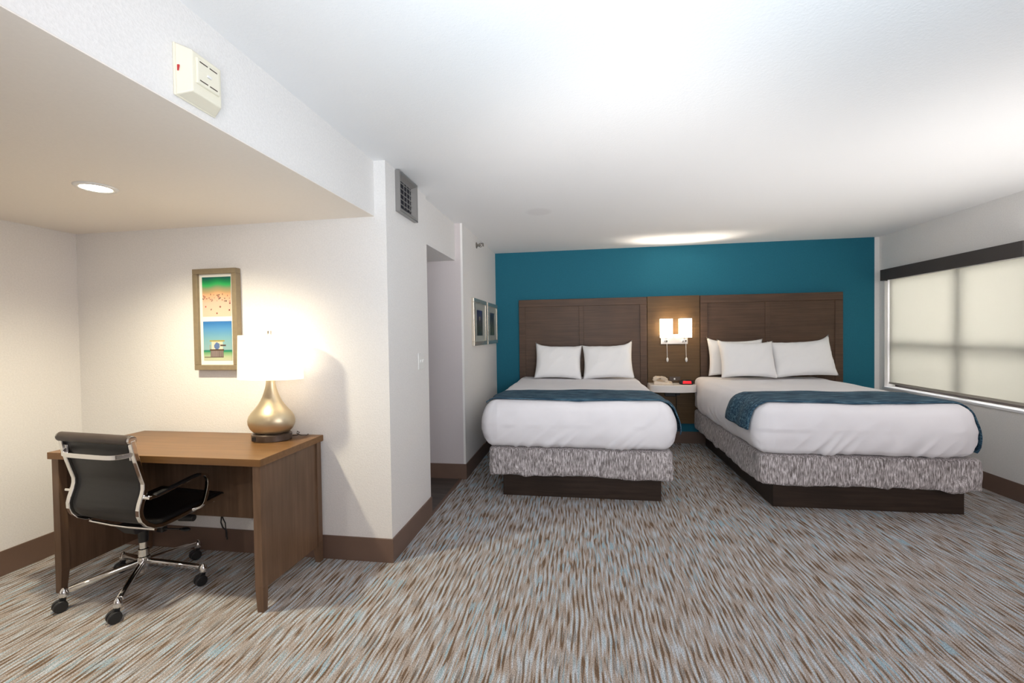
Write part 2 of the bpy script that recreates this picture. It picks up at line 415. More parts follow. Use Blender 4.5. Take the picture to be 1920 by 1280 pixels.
# roller shade with valance
rs = thing('roller_shade', 'cream roller shade pulled down over the window, under a charcoal valance', 'window shade', (XR, 4.86, wz1))
O = rs.location
v_ = Mesh(O)
v_.box(3.42, 3.432, 4.012, 5.66, 1.967, 2.092); v_.box(3.432, XR, 4.012, 4.024, 1.967, 2.092); v_.box(3.432, XR, 5.648, 5.66, 1.967, 2.092)
v_.box(3.432, XR, 4.024, 5.648, 2.08, 2.092)
v_.done('valance', 'valance', rs, bevel=.002)
Mesh(O).box(3.536, 3.538, 4.10, 5.688, .797, 2.02).done('shade_fabric', 'roller', rs)
Mesh(O).box(3.528, 3.546, 4.10, 5.688, .776, .799).done('hem_bar', 'hem', rs, bevel=.004)
Mesh(O).cyl((3.55, 4.10, 2.0), (3.55, 5.688, 2.0), .028).done('roller_tube', 'white_pl', rs, smooth='auto')

# ------------------------------------------------------------ recessed light, alarm, vent, switch, sprinkler
dl = thing('recessed_downlight', 'lit round recessed downlight in the lowered ceiling over the desk', 'ceiling light', (-2.312, 1.79, S-.004))
O = dl.location
Mesh(O).lathe([(.058, -.004), (.062, -.008), (.078, -.008), (.084, -.002), (.084, 0.0), (.058, 0)], O, 40, close=False).done('trim_ring', 'white_pl', dl, smooth=True)
Mesh(O).lathe([(.0585, -.005), (.0585, -.001)], O, 40).done('lens', 'downlit', dl)

al = thing('fire_alarm_sounder', 'cream square wall alarm with raised grille, high on the soffit beam', 'alarm', (XB, 1.28, 2.268))
O = al.location
def frus(m, x0, x1, r0, r1):
    (a, b_, c, d) = r0; (e, f_, g, h) = r1
    m.hexa([(x0, a, c), (x0, b_, c), (x0, b_, d), (x0, a, d), (x1, e, g), (x1, f_, g), (x1, f_, h), (x1, e, h)])
m = Mesh(O)
frus(m, XB, XB+.008, (1.203, 1.36, 2.186, 2.352), (1.203, 1.36, 2.186, 2.352))
frus(m, XB+.008, XB+.05, (1.205, 1.358, 2.188, 2.350), (1.225, 1.338, 2.205, 2.335))
m.done('housing', 'cream_pl', al, bevel=.012)
m = Mesh(O); frus(m, XB+.05, XB+.057, (1.236, 1.326, 2.236, 2.320), (1.238, 1.324, 2.238, 2.318)); m.done('speaker_panel', 'cream_pl', al, bevel=.002)
for z in (2.306, 2.247):
    for y in (1.246, 1.284): Mesh(O).box(XB+.0565, XB+.0578, y, y+.030, z, z+.0035).done('slot', 'bronze', al)
Mesh(O).box(XB+.057, XB+.062, 1.272, 1.288, 2.272, 2.280).done('indicator', 'white_pl', al, bevel=.001)
Mesh(O).hexa([(XB+.014, 1.2065, 2.262), (XB+.018, 1.2075, 2.262), (XB+.018, 1.2085, 2.262), (XB+.014, 1.2085, 2.262),
              (XB+.016, 1.2045, 2.279), (XB+.022, 1.2055, 2.279), (XB+.022, 1.2085, 2.279), (XB+.016, 1.2085, 2.279)]).done('red_mark', 'redmark', al)

vt = thing('air_vent', 'brushed metal air vent near the ceiling on the pillar side', 'vent', (XP, 2.86, 2.365))
O = vt.location; m = Mesh(O)
y0, y1, z0, z1 = 2.70, 3.02, 2.228, 2.494
def ring(m, x0, r0, x1, r1):
    def q(x, r): a, b_, c, d = r; return [(x, a, c), (x, b_, c), (x, b_, d), (x, a, d)]
    P = q(x0, r0); Q = q(x1, r1)
    for i in range(4):
        j = (i+1) % 4; m.face([P[i], P[j], Q[j], Q[i]])
R0 = (y0, y1, z0, z1); R1 = (y0+.008, y1-.008, z0+.008, z1-.008); R2 = (y0+.02, y1-.02, z0+.02, z1-.02); R3 = (y0+.06, y1-.06, z0+.045, z1-.045)
ring(m, XP, R0, XP+.03, R0); ring(m, XP+.03, R0, XP+.033, R1); ring(m, XP+.033, R1, XP+.028, R2); ring(m, XP+.028, R2, XP+.002, R3)
bmesh.ops.remove_doubles(m.bm, verts=m.bm.verts[:], dist=1e-5)
m.done('frame', 'grille', vt)
Mesh(O).box(XP, XP+.0025, R3[0], R3[1], R3[2], R3[3]).done('shade_backing', 'dark', vt)  # dark sheet standing in for the shade inside the duct
m = Mesh(O)
nv = 5
for i in range(nv):
    z = R3[2] + (i+.5)*(R3[3]-R3[2])/nv
    m.hexa([(XP+.003, R3[0], z+.008), (XP+.003, R3[1], z+.008), (XP+.003, R3[1], z+.010), (XP+.003, R3[0], z+.010),
            (XP+.014, R3[0], z-.008), (XP+.014, R3[1], z-.008), (XP+.014, R3[1], z-.006), (XP+.014, R3[0], z-.006)])
for i in range(1, 4):
    y = R3[0] + i*(R3[1]-R3[0])/4; m.box(XP+.012, XP+.015, y-.002, y+.002, R3[2], R3[3])
m.done('louvers', 'grille', vt)

sw = thing('light_switch', 'white double light switch plate on the pillar side', 'light switch', (XP, 3.10, 1.225))
O = sw.location
Mesh(O).box(XP, XP+.007, 3.043, 3.158, 1.166, 1.286).done('plate', 'white_pl', sw, bevel=.003)
for y in (3.078, 3.122):
    Mesh(O).hexa([(XP+.007, y-.006, 1.214), (XP+.014, y-.004, 1.232), (XP+.014, y+.004, 1.232), (XP+.007, y+.006, 1.214),
                  (XP+.007, y-.006, 1.238), (XP+.020, y-.004, 1.240), (XP+.020, y+.004, 1.240), (XP+.007, y+.006, 1.238)]).done('toggle', 'white_pl', sw)
sp = thing('sidewall_sprinkler', 'small chrome fire sprinkler on the wall above the two framed pictures', 'sprinkler', (XQ, 4.72, 2.40))
O = sp.location
Mesh(O).cyl((XQ, 4.72, 2.40), (XQ+.008, 4.72, 2.40), .036, .03, 24).done('escutcheon', 'dull', sp, smooth='auto')
m = Mesh(O); m.cyl((XQ+.008, 4.72, 2.40), (XQ+.05, 4.72, 2.40), .011)
m.tube([(XQ+.03, 4.72, 2.415), (XQ+.05, 4.72, 2.422), (XQ+.075, 4.72, 2.402)], .0035)
m.tube([(XQ+.03, 4.72, 2.385), (XQ+.05, 4.72, 2.378), (XQ+.075, 4.72, 2.398)], .0035)
m.done('nozzle', 'dull', sp, smooth='auto')
Mesh(O).cyl((XQ+.078, 4.72, 2.40), (XQ+.082, 4.72, 2.40), .018).box(XQ+.05, XQ+.082, 4.705, 4.735, 2.417, 2.42).done('deflector', 'dull', sp, smooth='auto')

# ------------------------------------------------------------ framed pictures
def paint(ob, fn):
    me = ob.data; ca = me.color_attributes.new('print', 'FLOAT_COLOR', 'CORNER')
    for p in me.polygons:
        c = fn(p)
        for li in p.loop_indices: ca.data[li].color = (*c, 1)
def lin(c): return tuple(.82*(x/255/12.92 if x/255 <= .04045 else ((x/255+.055)/1.055)**2.4) for x in c)
def mixc(a, b_, t): t = max(0, min(1, t)); return tuple(x*(1-t)+y*t for x, y in zip(a, b_))
def grad(stops, t):
    for (p, c), (q, d) in zip(stops, stops[1:]):
        if t <= q: return mixc(c, d, (t-p)/(q-p))
    return stops[-1][1]
people = [(random.random(), random.uniform(.36, .56), random.choice([(120, 50, 50), (60, 50, 50), (170, 90, 80), (90, 60, 40)])) for _ in range(34)]
people += [(.1, .78-.53, (200, 90, 80)), (.3, .18, (110, 60, 50)), (.62, .24, (120, 60, 50)), (.5, .07, (140, 60, 40)), (.93, .15, (110, 30, 30)), (.95, .33, (130, 50, 50))]
def beach(u, v):
    c = grad([(0, (238, 205, 178)), (.35, (240, 200, 175)), (.55, (245, 185, 140)), (.62, (205, 170, 120)), (.72, (150, 165, 120)), (.80, (60, 190, 100)), (.9, (10, 140, 80)), (1, (0, 90, 90))], v + .02*math.sin(u*9)-.015*u)
    for (px, py, pc) in people:
        if (u-px)**2 + ((v-py)*1.15)**2 < (.024 if py < .34 else .017)**2: c = pc
    return lin(c)
def tower(u, v):
    c = grad([(0, (205, 205, 175)), (.10, (190, 200, 160)), (.20, (120, 175, 120)), (.245, (20, 130, 100)), (.27, (20, 130, 110)), (.275, (150, 185, 185)), (.55, (130, 180, 190)), (.8, (90, 155, 205)), (1, (50, 120, 190))], v)
    if .24 < u < .70 and .10 < v < .27: c = (120, 105, 100) if int(u*60) % 2 else (150, 135, 130)
    if .22 < u < .72 and .25 < v < .29: c = (90, 70, 50)
    if .28 < u < .68 and .29 < v < .48: c = (225, 215, 190)
    if .22 < u < .74 and .48 < v < .52: c = (170, 160, 90)
    if .22 < u < .25 and .29 < v < .40: c = (180, 150, 100)
    if ((u-.47)/.10)**2 + ((v-.37)/.085)**2 < 1: c = (95, 120, 165)
    if .58 < u < .78 and .37 < v < .40: c = (80, 60, 50)
    if 0.02 < u < .70 and .085 < v < .105: c = (100, 80, 70)
    return lin(c)

pf = thing('framed_beach_prints', 'champagne framed pair of beach prints, one above the other, over the desk', 'picture', (-2.357, A, 1.54))
O = pf.location
x0, x1, z0, z1, yf = -2.518, -2.196, 1.210, 1.873, 2.512
def frame_bars(m, ax, lo, hi, z0, z1, t, f0, f1):
    """four bars; ax 'x': picture lies in xz, depth f0..f1 in y; ax 'y': in yz, depth in x"""
    for (a, b_, c, d) in ((lo, hi, z1-t, z1), (lo, hi, z0, z0+t), (lo, lo+t, z0+t, z1-t), (hi-t, hi, z0+t, z1-t)):
        if ax == 'x': m.box(a, b_, f0, f1, c, d)
        else: m.box(f0, f1, a, b_, c, d)
m = Mesh(O); frame_bars(m, 'x', x0, x1, z0, z1, .034, yf, A-.001); m.done('frame', 'frame_g', pf, bevel=.003)
Mesh(O).box(x0+.034, x1-.034, yf+.02, yf+.024, z0+.034, z1-.034).done('mat_board', 'mat', pf)
def art(name, lo, hi, z0, z1, y, fn, parent, o, nu=46, nv=52, ax='x'):
    m = Mesh(o)
    if ax == 'x': m.sheet(nu, nv, lambda a, b_: (lo+(hi-lo)*a, y, z0+(z1-z0)*b_))
    else: m.sheet(nu, nv, lambda a, b_: (y, lo+(hi-lo)*a, z0+(z1-z0)*b_))
    ob = m.done(name, 'print', parent)
    ii = 0 if ax == 'x' else 1
    oo = (o[0], o[1])[ii]
    def f(p):
        c = p.center
        return fn((c[ii]+oo-lo)/(hi-lo), (c[2]+o[2]-z0)/(z1-z0))
    paint(ob, f); return ob
art('print_beach', -2.462, -2.250, 1.562, 1.820, yf+.0185, beach, pf, O)
art('print_tower', -2.462, -2.250, 1.272, 1.530, yf+.0185, tower, pf, O)
pf.children[-1]['label'] = 'print of a white lifeguard tower under blue sky'
pf.children[-2]['label'] = 'aerial print of bathers on sand beside green water'

def city(seed):
    def f(u, v):
        n = noise.noise(Vector((u*4+seed, v*5, seed)))
        c = grad([(0, (30, 45, 50)), (.25, (60, 65, 45)), (.45, (70, 62, 55)), (.7, (62, 58, 80)), (1, (38, 48, 105))], v)
        if seed > 5: c = grad([(0, (70, 80, 50)), (.4, (90, 82, 50)), (.75, (80, 60, 60)), (1, (60, 50, 75))], v)
        c = tuple(x*(1+.5*n) for x in c)
        if seed < 5 and (u-.5)**2 + ((v-.68)*1.4)**2 < .012: c = (170, 160, 140)
        return lin(c)
    return f
for k, (ya, yb, lab) in enumerate(((4.447, 5.060, 'silver framed night view with a pale moon, the picture nearer the hallway'), (5.135, 5.742, 'silver framed muted picture, the one nearer the teal wall'))):
    t = thing('framed_picture', lab, 'picture', (XQ, (ya+yb)/2, 1.55), group='silver framed pictures on the left wall')
    O = t.location
    m = Mesh(O); frame_bars(m, 'y', ya, yb, 1.297, 1.803, .045, XQ+.001, XQ+.032); m.done('frame', 'frame_s', t, bevel=.004)
    Mesh(O).box(XQ+.002, XQ+.016, ya+.045, yb-.045, 1.342, 1.758).done('mat_board', 'mat_g', t)
    art('print', ya+.175, yb-.165, 1.405, 1.685, XQ+.0175, city(1.7+6*k), t, O, 20, 24, 'y')

# ------------------------------------------------------------ headboards and night panel
def headboard(x0, x1, cst, label):
    t = thing('headboard', label, 'headboard', ((x0+x1)/2, D, .25), group='walnut headboards')
    O = t.location; yb = D-.001; yf = D-.05; z0, z1 = .25, 1.862
    m = Mesh(O); m.box(x0+.005, x1-.005, yf+.012, yb, z0, z1-.005); m.done('back_panel', 'hb', t)
    m = Mesh(O); m.box(x0, x1, yf, yb-.02, z1-.095, z1); m.done('top_rail', 'hb', t, bevel=.003)
    for a, b_ in ((x0, x0+.085), (x1-.085, x1), cst):
        Mesh(O).box(a, b_, yf, yb-.02, z0, z1-.095).done('stile', 'hb', t, bevel=.003)
headboard(-.810, .828, (-.022, .036), 'walnut headboard of the left bed, with two recessed panels')
headboard(1.470, 3.078, (2.222, 2.278), 'walnut headboard of the right bed, with two recessed panels')
np_ = thing('wall_panel', 'smooth walnut wall panel between the headboards, lit by the sconce', 'panel', (1.149, D, .257))
O = np_.location
Mesh(O).box(.834, 1.464, D-.045, D-.001, .257, 1.866).done('panel_board', 'panel', np_, bevel=.003)
Mesh(O).box(1.094, 1.227, D-.052, D-.045, .800, .850).done('outlet_plate', 'bronze', np_, bevel=.002)
Mesh(O).box(1.148, 1.166, D-.056, D-.052, .812, .834).done('outlet_button', 'white_pl', np_)

ns = thing('floating_nightstand', 'white bow-fronted floating shelf between the two beds', 'nightstand', (1.11, D-.05, .68))
O = ns.location
def bow(n=14):
    xa, xb, ya = .825, 1.372, D-.046
    pts = [(xa, ya), (xa, 5.53)]
    for i in range(n+1):
        s_ = i/n; x = xa+.02 + (xb-xa-.04)*s_; pts.append((x, 5.50 - .055*math.sin(PI*s_)**.8))
    pts += [(xb, 5.53), (xb, ya)]
    return pts
m = Mesh(O); b1 = [m.bm.verts.new(Vector((x, y, .683))-O) for x, y in bow()]; b2 = [m.bm.verts.new(Vector((x, y, .772))-O) for x, y in bow()]
m.bm.faces.new(b1[::-1]); m.bm.faces.new(b2)
for i in range(len(b1)):
    j = (i+1) % len(b1); m.bm.faces.new((b1[i], b1[j], b2[j], b2[i]))
m.done('shelf', 'stone', ns, smooth='auto', bevel=.006)
t = thing('power_box', 'small dark power box with a cord, below the floating shelf', 'outlet', (1.12, D-.046, .60))
O = t.location
Mesh(O).box(1.035, 1.165, 5.70, D-.046, .605, .662).done('box', 'black', t, bevel=.006)
Mesh(O).box(1.165, 1.215, 5.705, D-.046, .618, .655).done('plug', 'black', t, bevel=.006)
Mesh(O).tube([(1.175, 5.725, .62), (1.177, 5.727, .52), (1.172, 5.735, .40), (1.168, 5.735, .262)], .004).done('cord', 'black', t, smooth='auto')

# phone
ph = thing('telephone', 'beige desk telephone with handset on the floating shelf', 'telephone', (.985, 5.60, .772), math.radians(-8))
m = Mesh(); m.hexa([(-.105, -.075, 0), (.125, -.075, 0), (.125, .08, 0), (-.105, .08, 0), (-.095, -.06, .048), (.115, -.065, .016), (.115, .07, .030), (-.095, .07, .072)]); m.done('phone_base', 'beige_pl', ph, bevel=.008)
m = Mesh(); m.sweep([(-.10, -.055, .066), (-.07, -.05, .084), (-.02, -.04, .084), (.02, -.035, .072), (.05, -.03, .048)], [(-.024, -.012), (.024, -.012), (.024, .012), (-.024, .012)])
m.ball((-.09, -.052, .060), .026, 1, 1, .8, 10); m.ball((.045, -.03, .040), .026, 1, 1, .8, 10); m.done('handset', 'beige_pl', ph, smooth='auto', bevel=.005)
m = Mesh()
for i in range(3):
    for j in range(4): m.box(.0+.028*i, .018+.028*i, -.045+.026*j, -.028+.026*j, .024, .034+.002*j)
m.done('keypad', 'white_pl', ph, bevel=.002)
# clock
ck = thing('alarm_clock', 'small dark clock with glowing red face on the floating shelf', 'clock', (1.262, 5.575, .772))
m = Mesh(); m.lathe([(.055, 0), (.082, .006), (.088, .026), (.078, .046), (.05, .056)], (0, 0, 0), 32, 1, .5); m.done('clock_body', 'black', ck, smooth='auto')
Mesh().hexa([(-.05, -.046, .014), (.05, -.046, .014), (.05, -.02, .014), (-.05, -.02, .014), (-.046, -.040, .046), (.046, -.040, .046), (.046, -.02, .046), (-.046, -.02, .046)]).done('display', 'redlit', ck, bevel=.003)

# sconce
sc = thing('double_wall_sconce', 'twin shade nickel wall sconce with pull cords between the headboards', 'wall lamp', (1.137, D-.045, 1.29))
O = sc.location; yp = D-.045
Mesh(O).box(.992, 1.315, yp-.022, yp-.001, 1.262, 1.385).done('backplate', 'satin', sc, bevel=.002)
for xc in (1.046, 1.270):
    yc = 5.655
    m = Mesh(O); m.tube([(xc, yp-.02, 1.305), (xc, yc+.03, 1.305), (xc, yc, 1.312), (xc, yc, 1.345)], .008); m.cyl((xc, yc, 1.335), (xc, yc, 1.365), .02)
    m.cyl((xc, yp-.045, 1.305), (xc, yp-.022, 1.305), .02)
    m.done('arm', 'chrome', sc, smooth='auto')
    m = Mesh(O); r_, q_ = .070, .056
    prof = []
    for k in range(36):
        a = 2*PI*k/36; ca, sa = math.cos(a), math.sin(a); e = .35
        prof.append((math.copysign(abs(ca)**e, ca)*r_, math.copysign(abs(sa)**e, sa)*q_))
    lo = [m.bm.verts.new(Vector((xc+a, yc+b_, 1.343))-O) for a, b_ in prof]; hi = [m.bm.verts.new(Vector((xc+a, yc+b_, 1.576))-O) for a, b_ in prof]
    for i in range(36): j = (i+1) % 36; m.bm.faces.new((lo[i], lo[j], hi[j], hi[i]))
    m.done('shade', 'sshade', sc, smooth='auto', solid=.003)
    Mesh(O).cyl((xc, yc, 1.362), (xc, yc, 1.40), .013).ball((xc, yc, 1.43), .028, 1, 1, 1.2, 10).done('bulb', 'white_pl', sc, smooth='auto')
    Mesh(O).box(xc-.014, xc+.014, yc-.012, yc+.012, 1.285, 1.318).done('switch_block', 'chrome', sc, bevel=.003)
    cd = Mesh(O).cyl((xc+.004, yc-.012, 1.285), (xc+.008, yc-.012, 1.10), .0028, seg=8).done('pull_cord', 'white_pl', sc, smooth='auto')
    m = Mesh(O); m.ball((xc+.009, yc-.012, 1.070), .014, 1, 1, 2.1, 12); m.done('pull_knob', 'white_pl', cd, smooth=True)

# ------------------------------------------------------------ beds
def fold(p, seed, s1=3.0, amp=.006):
    return amp*noise.noise(Vector((p[0]*s1+seed, p[1]*s1, p[2]*s1*1.2)))
def duvet_fn(xc, hw, yf, yb, zb, zt, seed, bul=.072):
    rt = .075
    def f(a, b_, c):
        x = (a*2-1)*hw; y = yf+(yb-yf)*b_; z = zb+(zt-zb)*c
        rb = .045
        r = rt if z > (zb+zt)/2 else rb
        qx = max(-hw+rt, min(hw-rt, x)); qy = max(yf+rt, min(yb-.05, y))
        qz = min(z, zt-rt) if z > zt-rt else max(z, zb+rb)
        d = Vector((x-qx, y-qy, z-qz)); l = d.length
        onside = (a in (0, 1)) or (b_ in (0, 1))
        if l > 1e-6:
            dn = d/l
            lim = Vector((rt if abs(d.x) > 0 else 0, (rt if d.y < 0 else .05) if abs(d.y) > 0 else 0, (rt if d.z > 0 else rb) if abs(d.z) > 0 else 0))
            # ellipsoidal rounding
            k = 1/math.sqrt(sum((d[i]/lim[i])**2 for i in range(3) if lim[i] > 0))
            P = Vector((qx, qy, qz)) + d*k
            n = dn
        else:
            P = Vector((x, y, z)); n = Vector((0, 0, 1))
        t = (P.z-zb)/(zt-zb); t = max(0, min(1, t))
        bg = bul*math.sin(PI*t**.9)**.9 if 0 < t < 1 else 0
        head = max(0, min(1, (yb-.15-P.y)/.45))
        P.x += n.x*bg*head; P.y += (n.y*bg*.6 if n.y < 0 else 0)
        if n.z > .9: P.z += .012*math.sin(PI*a)*math.sin(PI*min(1, b_*1.2)) if 0 < a < 1 else 0
        # wrinkles
        w_ = fold(P, seed, 3.2, .014) + fold(P, seed+9, 9, .005)
        if t < .55 and (n.y < -.3 or abs(n.x) > .3):
            s_ = (P.x if abs(n.y) > abs(n.x) else P.y)
            g = (s_*1.0 + (P.z-zb)*(-1.1 if seed < 5 else -.8))
            rid = noise.noise(Vector((g*11, seed, P.z*1.5))); rid = (1-abs(rid)*2)
            w_ += .030*max(0, rid-.35)*(1-t/.55)*(.4+noise.noise(Vector((s_*2.2, seed*3, 0)))*1.6+.4)
        if n.y < -.5 and t > .5:
            rid = 1-abs(noise.noise(Vector((P.x*7 + .6*math.sin(P.z*14), seed*2, P.z*2))))*2.4
            w_ += .012*max(0, rid)*(.35+max(0, noise.noise(Vector((P.x*1.6, seed, 1)))))
        if n.y < -.5: w_ -= .010*math.exp(-((abs(a*2-1)-.925)/.013)**2)*min(1, t*5)
        if n.z > .9: w_ *= .5
        if n.z < -.6: w_ = 0
        P += n*w_
        if z < zb+rb: P.z += .008*noise.noise(Vector((P.x*9, P.y*9, seed)))
        P.x += xc
        return P
    return f

def bed(label, xc, hwp, dx0, dhw, hang_l, hang_r, duv_lab, run_lab, seed):
    yh = D-.078
    t = thing('bed', label, 'bed', (xc, 4.7, 0), group='queen beds')
    O = t.location
    m = Mesh(O); px = xc + (-.022+.035 if xc < 1 else .047)
    m.box(px-.671, px+.671, 3.775, 5.70, 0, .24); m.done('plinth', 'plinth', t, bevel=.003)
    zb_, zt_ = .208, .452
    def sk(a, b_, c):
        hw = .757; x = (a*2-1)*hw; y = 3.662+(yh-3.662)*b_; z = zb_+(zt_-zb_)*c; r = .032
        q = Vector((max(-hw+r, min(hw-r, x)), max(3.662+r, min(yh-r, y)), max(zb_+r, min(zt_-r, z))))
        d = Vector((x, y, z))-q; n = d.normalized() if d.length > 0 else Vector((0, 0, 1))
        P = q + n*r
        if c > 0 and c < 1 or True:
            s_ = P.x if abs(n.y) > abs(n.x) else P.y
            sgn = -1 if seed < 5 else 1
            g = s_ - sgn*(P.z)*1.25
            rid = 1-abs(noise.noise(Vector((g*6.5, seed, P.z*1.2))))*2.6
            msk = max(0, .35+noise.noise(Vector((s_*1.7+seed, 4, 0)))*1.5)
            w_ = .036*max(0, rid)*msk*(1.15-c) + .005*noise.noise(Vector((s_*5, seed, P.z*7)))
            if abs(n.z) < .8: P += n*w_
            if c < .15: P.z += .012*noise.noise(Vector((s_*4, seed, 0))) + .004*noise.noise(Vector((s_*25, seed, 0)))
        P.x += xc
        return P
    Mesh(O).grid_box((70, 70, 12), sk).done('box_spring', 'skirt', t, smooth=True)
    fn = duvet_fn(dx0, dhw, 3.628, yh-.01, .459, .856, seed)
    dv = Mesh((dx0, 4.7, .45)).grid_box((96, 120, 26), fn).done('duvet', 'linen', smooth=True)
    tag(dv, duv_lab, 'duvet', 'white duvets on the beds')
    # runner across the foot
    y0_, y1_ = 3.675, 4.175
    zt = .856; zbm = .459
    L1, L2 = hang_l, hang_r
    Wd = 2*dhw
    tot = L1+Wd+L2
    def rn(u, v):
        yy = y0_+(y1_-y0_)*v + .012*math.sin(u*7+seed) + .006*noise.noise(Vector((u*6, v, seed)))
        s_ = u*tot
        bb = (yy-3.628)/(yh-.01-3.628)
        if s_ < L1: a, c = 0.0, 1-(L1-s_)/(zt-zbm)
        elif s_ > L1+Wd: a, c = 1.0, 1-(s_-L1-Wd)/(zt-zbm)
        else: a, c = (s_-L1)/Wd, 1.0
        P = fn(a, bb, c)
        cx = Vector((max(dx0-dhw+.15, min(dx0+dhw-.15, P.x)), max(3.80, P.y), min(.70, P.z) if a in (0.0, 1.0) else .70))
        if a in (0.0, 1.0): cx = Vector((dx0-dhw+.15 if a == 0 else dx0+dhw-.15, max(3.80, P.y), min(.70, P.z)))
        n = (P-cx); n.normalize()
        P = P + n*.013
        P.z += .004*noise.noise(Vector((P.x*4, P.y*14, seed)))
        if a in (0.0, 1.0):
            dd = (L1-s_) if a == 0 else (s_-L1-Wd)
            P.x += (-1 if a == 0 else 1)*(.012+.09*max(0, dd-.12)+.008*math.sin(yy*22))
        return P
    r_ = Mesh((dx0, 3.9, .86)).sheet(130, 26, rn).done('bed_runner', 'runner', smooth=True, solid=.007)
    tag(r_, run_lab, 'bed runner', 'blue bed runners')

bed('queen bed beside the framed pictures, grey covered base on a dark plinth', -.035, .671, -.052, .735, .03, .27,
    'white duvet on the left bed, smooth and tucked in at the foot', 'dark blue woven runner across the foot of the left bed', 1.3)
bed('queen bed beside the window, grey covered base on a dark plinth', 2.135, .671, 2.080, .700, .22, .36,
    'white duvet on the right bed beside the window, creased at the foot', 'dark blue woven runner hanging down both sides of the bed by the window', 7.7)

def pillow(loc, w_, h_, t_, lean, rz, rx_roll, seed, label, ears=(1, 1)):
    def f(a, b_, c):
        u, v = a*2-1, b_*2-1
        ku = 1-.075*(1-v*v)*abs(u)**3; kv = 1-.11*(1-u*u)*abs(v)**3
        x = w_/2*u*ku; z = h_/2*v*kv
        if v > 0:
            e = ears[0] if u < 0 else ears[1]
            z += .035*e*(abs(u)**5)*(v**3)
        s_ = 1 if c > .5 else -1
        th = ((1-u**4)*(1-v**4))**.55 * (.85+.15*math.cos(v*1.3-.5))
        wr = .010*noise.noise(Vector((u*2+seed, v*2, s_))) + .008*max(0, 1-abs(noise.noise(Vector(((u*.8-v*.5)*3.2, seed, v*1.2))))*4)*(1-th*.4)
        y = s_*(t_/2*th + wr*min(1, th*2)) if 0 < a < 1 and 0 < b_ < 1 else 0
        return (x, y, z)
    m = Mesh(); m.grid_box((34, 26, 1), f)
    bmesh.ops.remove_doubles(m.bm, verts=m.bm.verts[:], dist=.0004)
    o = m.done('pillow', 'pillow', smooth=True)
    o.location = loc; o.rotation_euler = (-lean, rx_roll, rz)
    tag(o, label, 'pillow', 'white pillows on the beds')
    return o
pillow((-.283, 5.45, 1.061), .585, .44, .19, .38, .03, .03, 1, 'left pillow of the pair on the left bed', (1.0, .2))
pillow((.320, 5.45, 1.061), .61, .44, .19, .38, -.03, -.03, 5, 'right pillow of the pair on the left bed', (.2, 1.4))
pillow((1.845, 5.645, 1.091), .64, .44, .12, .14, .02, 0, 9, 'pillow mostly hidden behind the left front pillow of the right bed', (1, .2))
pillow((1.895, 5.41, 1.081), .615, .44, .17, .36, .03, .01, 13, 'left front pillow on the right bed, in front of a hidden one', (1, .3))
pillow((2.505, 5.47, 1.086), .66, .44, .20, .38, -.04, -.05, 17, 'pillow at the window side of the right bed', (.4, 1.6))

# ------------------------------------------------------------ desk
dk = thing('desk', 'walnut writing desk with slab sides, set against the alcove wall', 'desk', (-2.283, 2.27, 0))
O = dk.location
dx0, dx1, dy0, dy1, dz = -2.945, -1.622, 1.985, 2.538, .797
Mesh(O).box(dx0, dx1, dy0, dy1, dz-.038, dz).done('desktop', 'deskt', dk, bevel=.002)
zt = dz-.038; lx0, lx1 = dx0+.012, dx1-.012
for sx in (0, 1):
    for sy in (0, 1):
        xa = lx0 if sx == 0 else lx1-.045
        ya = dy0+.012 if sy == 0 else dy1-.052
        m = Mesh(O)
        m.box(xa, xa+.045, ya, ya+.042, .13, zt)
        # tapered foot: the inner faces slope
        tx = .010
        if sy == 0: m.hexa([(xa+(0 if sx == 0 else tx), ya, 0), (xa+.045-(tx if sx == 0 else 0), ya, 0), (xa+.045-(tx if sx == 0 else 0), ya+.032, 0), (xa+(0 if sx == 0 else tx), ya+.032, 0),
                            (xa, ya, .13), (xa+.045, ya, .13), (xa+.045, ya+.042, .13), (xa, ya+.042, .13)])
        else: m.hexa([(xa+(0 if sx == 0 else tx), ya+.010, 0), (xa+.045-(tx if sx == 0 else 0), ya+.010, 0), (xa+.045-(tx if sx == 0 else 0), ya+.042, 0), (xa+(0 if sx == 0 else tx), ya+.042, 0),
                      (xa, ya, .13), (xa+.045, ya, .13), (xa+.045, ya+.042, .13), (xa, ya+.042, .13)])
        m.done('leg', 'deskw', dk, bevel=.002)
    xa = lx0+.010 if sx == 0 else lx1-.032
    Mesh(O).box(xa, xa+.022, dy0+.054, dy1-.052, .108, zt).done('side_panel', 'deskw', dk, bevel=.001)
Mesh(O).box(lx0+.032, lx1-.032, 2.452, 2.470, .275, zt).done('modesty_panel', 'deskw', dk, bevel=.001)

# hanging lamp cord below the desk
cd = thing('hanging_cord', 'looped black cord hanging behind the desk under its back panel', 'cord', (-2.31, 2.50, .30))
O = cd.location
Mesh(O).tube([(-2.322, 2.487, .40), (-2.322, 2.487, .26), (-2.330, 2.49, .22), (-2.322, 2.495, .185), (-2.300, 2.5, .165), (-2.296, 2.5, .105)], .0045, 8).tube([(-2.315, 2.49, .40), (-2.316, 2.49, .25), (-2.303, 2.495, .215), (-2.305, 2.50, .175), (-2.302, 2.5, .12)], .0035, 8).done('cord_loop', 'black', cd, smooth='auto')

